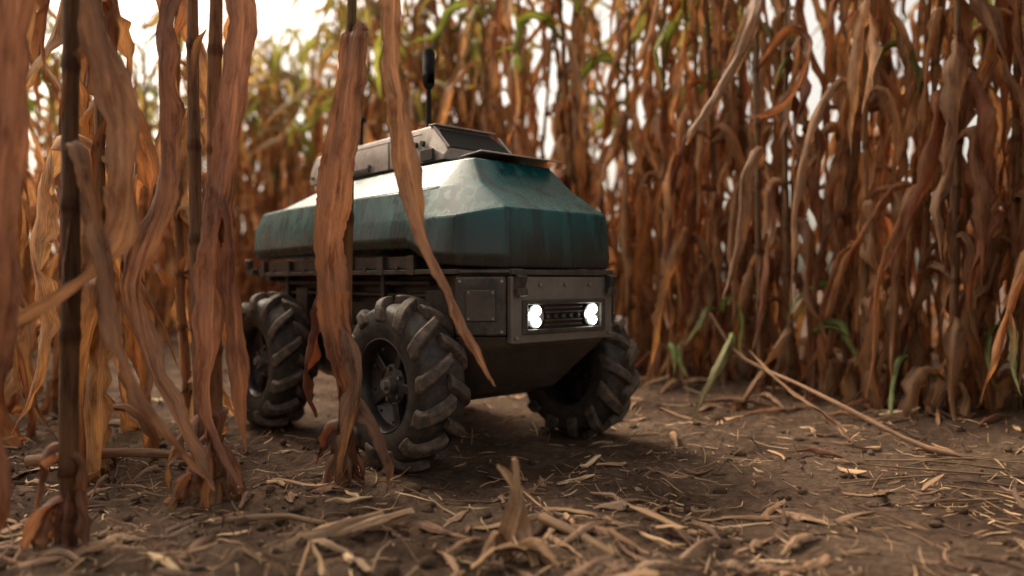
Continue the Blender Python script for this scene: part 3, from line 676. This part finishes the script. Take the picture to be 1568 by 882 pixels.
hpiece([(-.36,1.14,.012),(-.27,1.20,.028),(-.17,1.28,.03)],[.022,.045,.03],(-.6,.7,.2),(.52,.36,.22),seed=77,fold=1.0)
hpiece([(-.38,1.12,.01),(-.3,1.17,.03),(-.22,1.25,.035)],[.02,.05,.03],(-.6,.5,.6),(.46,.32,.2),seed=75,fold=.9)
hpiece([(.24,1.10,.0),(.28,1.13,.02),(.32,1.18,.012)],[.012,.035,.01],(-.6,.5,.2),(.42,.28,.18),seed=78,fold=.7)
stick([(-.52,1.28,.008),(-.40,1.29,.014),(-.32,1.27,.008)],.006,.005,(.46,.31,.19))
stick([(-1.05,1.62,.03),(-.85,1.66,.04),(-.66,1.68,.02)],.012,.009,(.5,.3,.18))
hpiece([(-.24,1.12,.004),(-.22,1.09,.012),(-.2,1.05,.004)],[.02,.03,.02],(1,.5,0),(.5,.36,.23),seed=79)
for k in range(110):
    y=.98+1.3*r.rand()**1.3; x=-.75*y+r.rand()*1.15*y; a=r.rand()*3.14; L=.04+.11*r.rand()
    if y>1.55 and x>-.5: continue
    if x>.25 and r.rand()<.4: continue
    c=pick([(.52,.34,.2),(.4,.24,.14),(.58,.4,.26),(.3,.18,.11)],r); x0,y0,x1,y1=x-L/2*math.cos(a),y-L/2*math.sin(a),x+L/2*math.cos(a),y+L/2*math.sin(a)
    P=[(x0,y0,gh(x0,y0)+.003),(x,y,gh(x,y)+.006+.014*r.rand()),(x1,y1,gh(x1,y1)+.003)]
    hpiece(P,[.006,.014+.020*r.rand(),.006],(-math.sin(a),math.cos(a),.2),tuple(c),seed=int(100+k),fold=.7)
for k in range(55):
    p=rl(-2+3.5*r.rand(),1.0+.2*r.randn()); x,y=p.x,p.y; a=r.rand()*3.14; L=.1+.2*r.rand(); c=pick(TAN,r)*.85
    x0,y0,x1,y1=x-L/2*math.cos(a),y-L/2*math.sin(a),x+L/2*math.cos(a),y+L/2*math.sin(a)
    P=[(x0,y0,gh(x0,y0)+.004),(x,y,gh(x,y)+.010+.02*r.rand()),(x1,y1,gh(x1,y1)+.004)]
    hpiece(P,[.01,.03,.008],(-math.sin(a),math.cos(a),.2),tuple(c),seed=int(300+k),fold=.8)
link(bpy.data.objects.new('broken_stalks_and_husks',B.mesh('broken_stalks',M_straw)))
# ------------------------------------------------------------ light, world, camera
w=bpy.data.worlds.new('World'); scene.world=w; w.use_nodes=True; nt=w.node_tree
bg=nt.nodes['Background']; sky=nt.nodes.new('ShaderNodeTexSky'); sky.sky_type='NISHITA'; sky.sun_disc=False
EL,AZ=R(48),R(-45)
sky.sun_elevation=EL; sky.sun_rotation=AZ; sky.dust_density=6; sky.air_density=1.0; sky.ozone_density=.3
hs=nt.nodes.new('ShaderNodeHueSaturation'); hs.inputs['Saturation'].default_value=.4; hs.inputs['Value'].default_value=1.65
nt.links.new(sky.outputs[0],hs.inputs['Color'])
wc=mix(nt,1.0,hs.outputs[0],(1.12,1.0,.84),'MULTIPLY')
nt.links.new(wc,bg.inputs[0]); bg.inputs[1].default_value=.15
sd=bpy.data.lights.new('sun','SUN'); sd.energy=2.8; sd.angle=R(22); sd.color=(1,.87,.68)
so=link(bpy.data.objects.new('sun',sd)); d=Vector((math.sin(AZ)*math.cos(EL),math.cos(AZ)*math.cos(EL),math.sin(EL))); so.rotation_euler=d.to_track_quat('Z','Y').to_euler(); so.location=d*20
cd=bpy.data.cameras.new('camera'); cd.lens=26.4; cd.sensor_width=36; cd.clip_end=800; cd.clip_start=.02
cd.dof.use_dof=True; cd.dof.focus_distance=1.60; cd.dof.aperture_fstop=1.4
co=link(bpy.data.objects.new('camera',cd)); co.location=(0,0,.42); co.rotation_euler=(R(90-.55),0,0); scene.camera=co
scene.view_settings.view_transform='Standard'; scene.view_settings.look='None'; scene.view_settings.exposure=0
print('PLANTS',cnt)
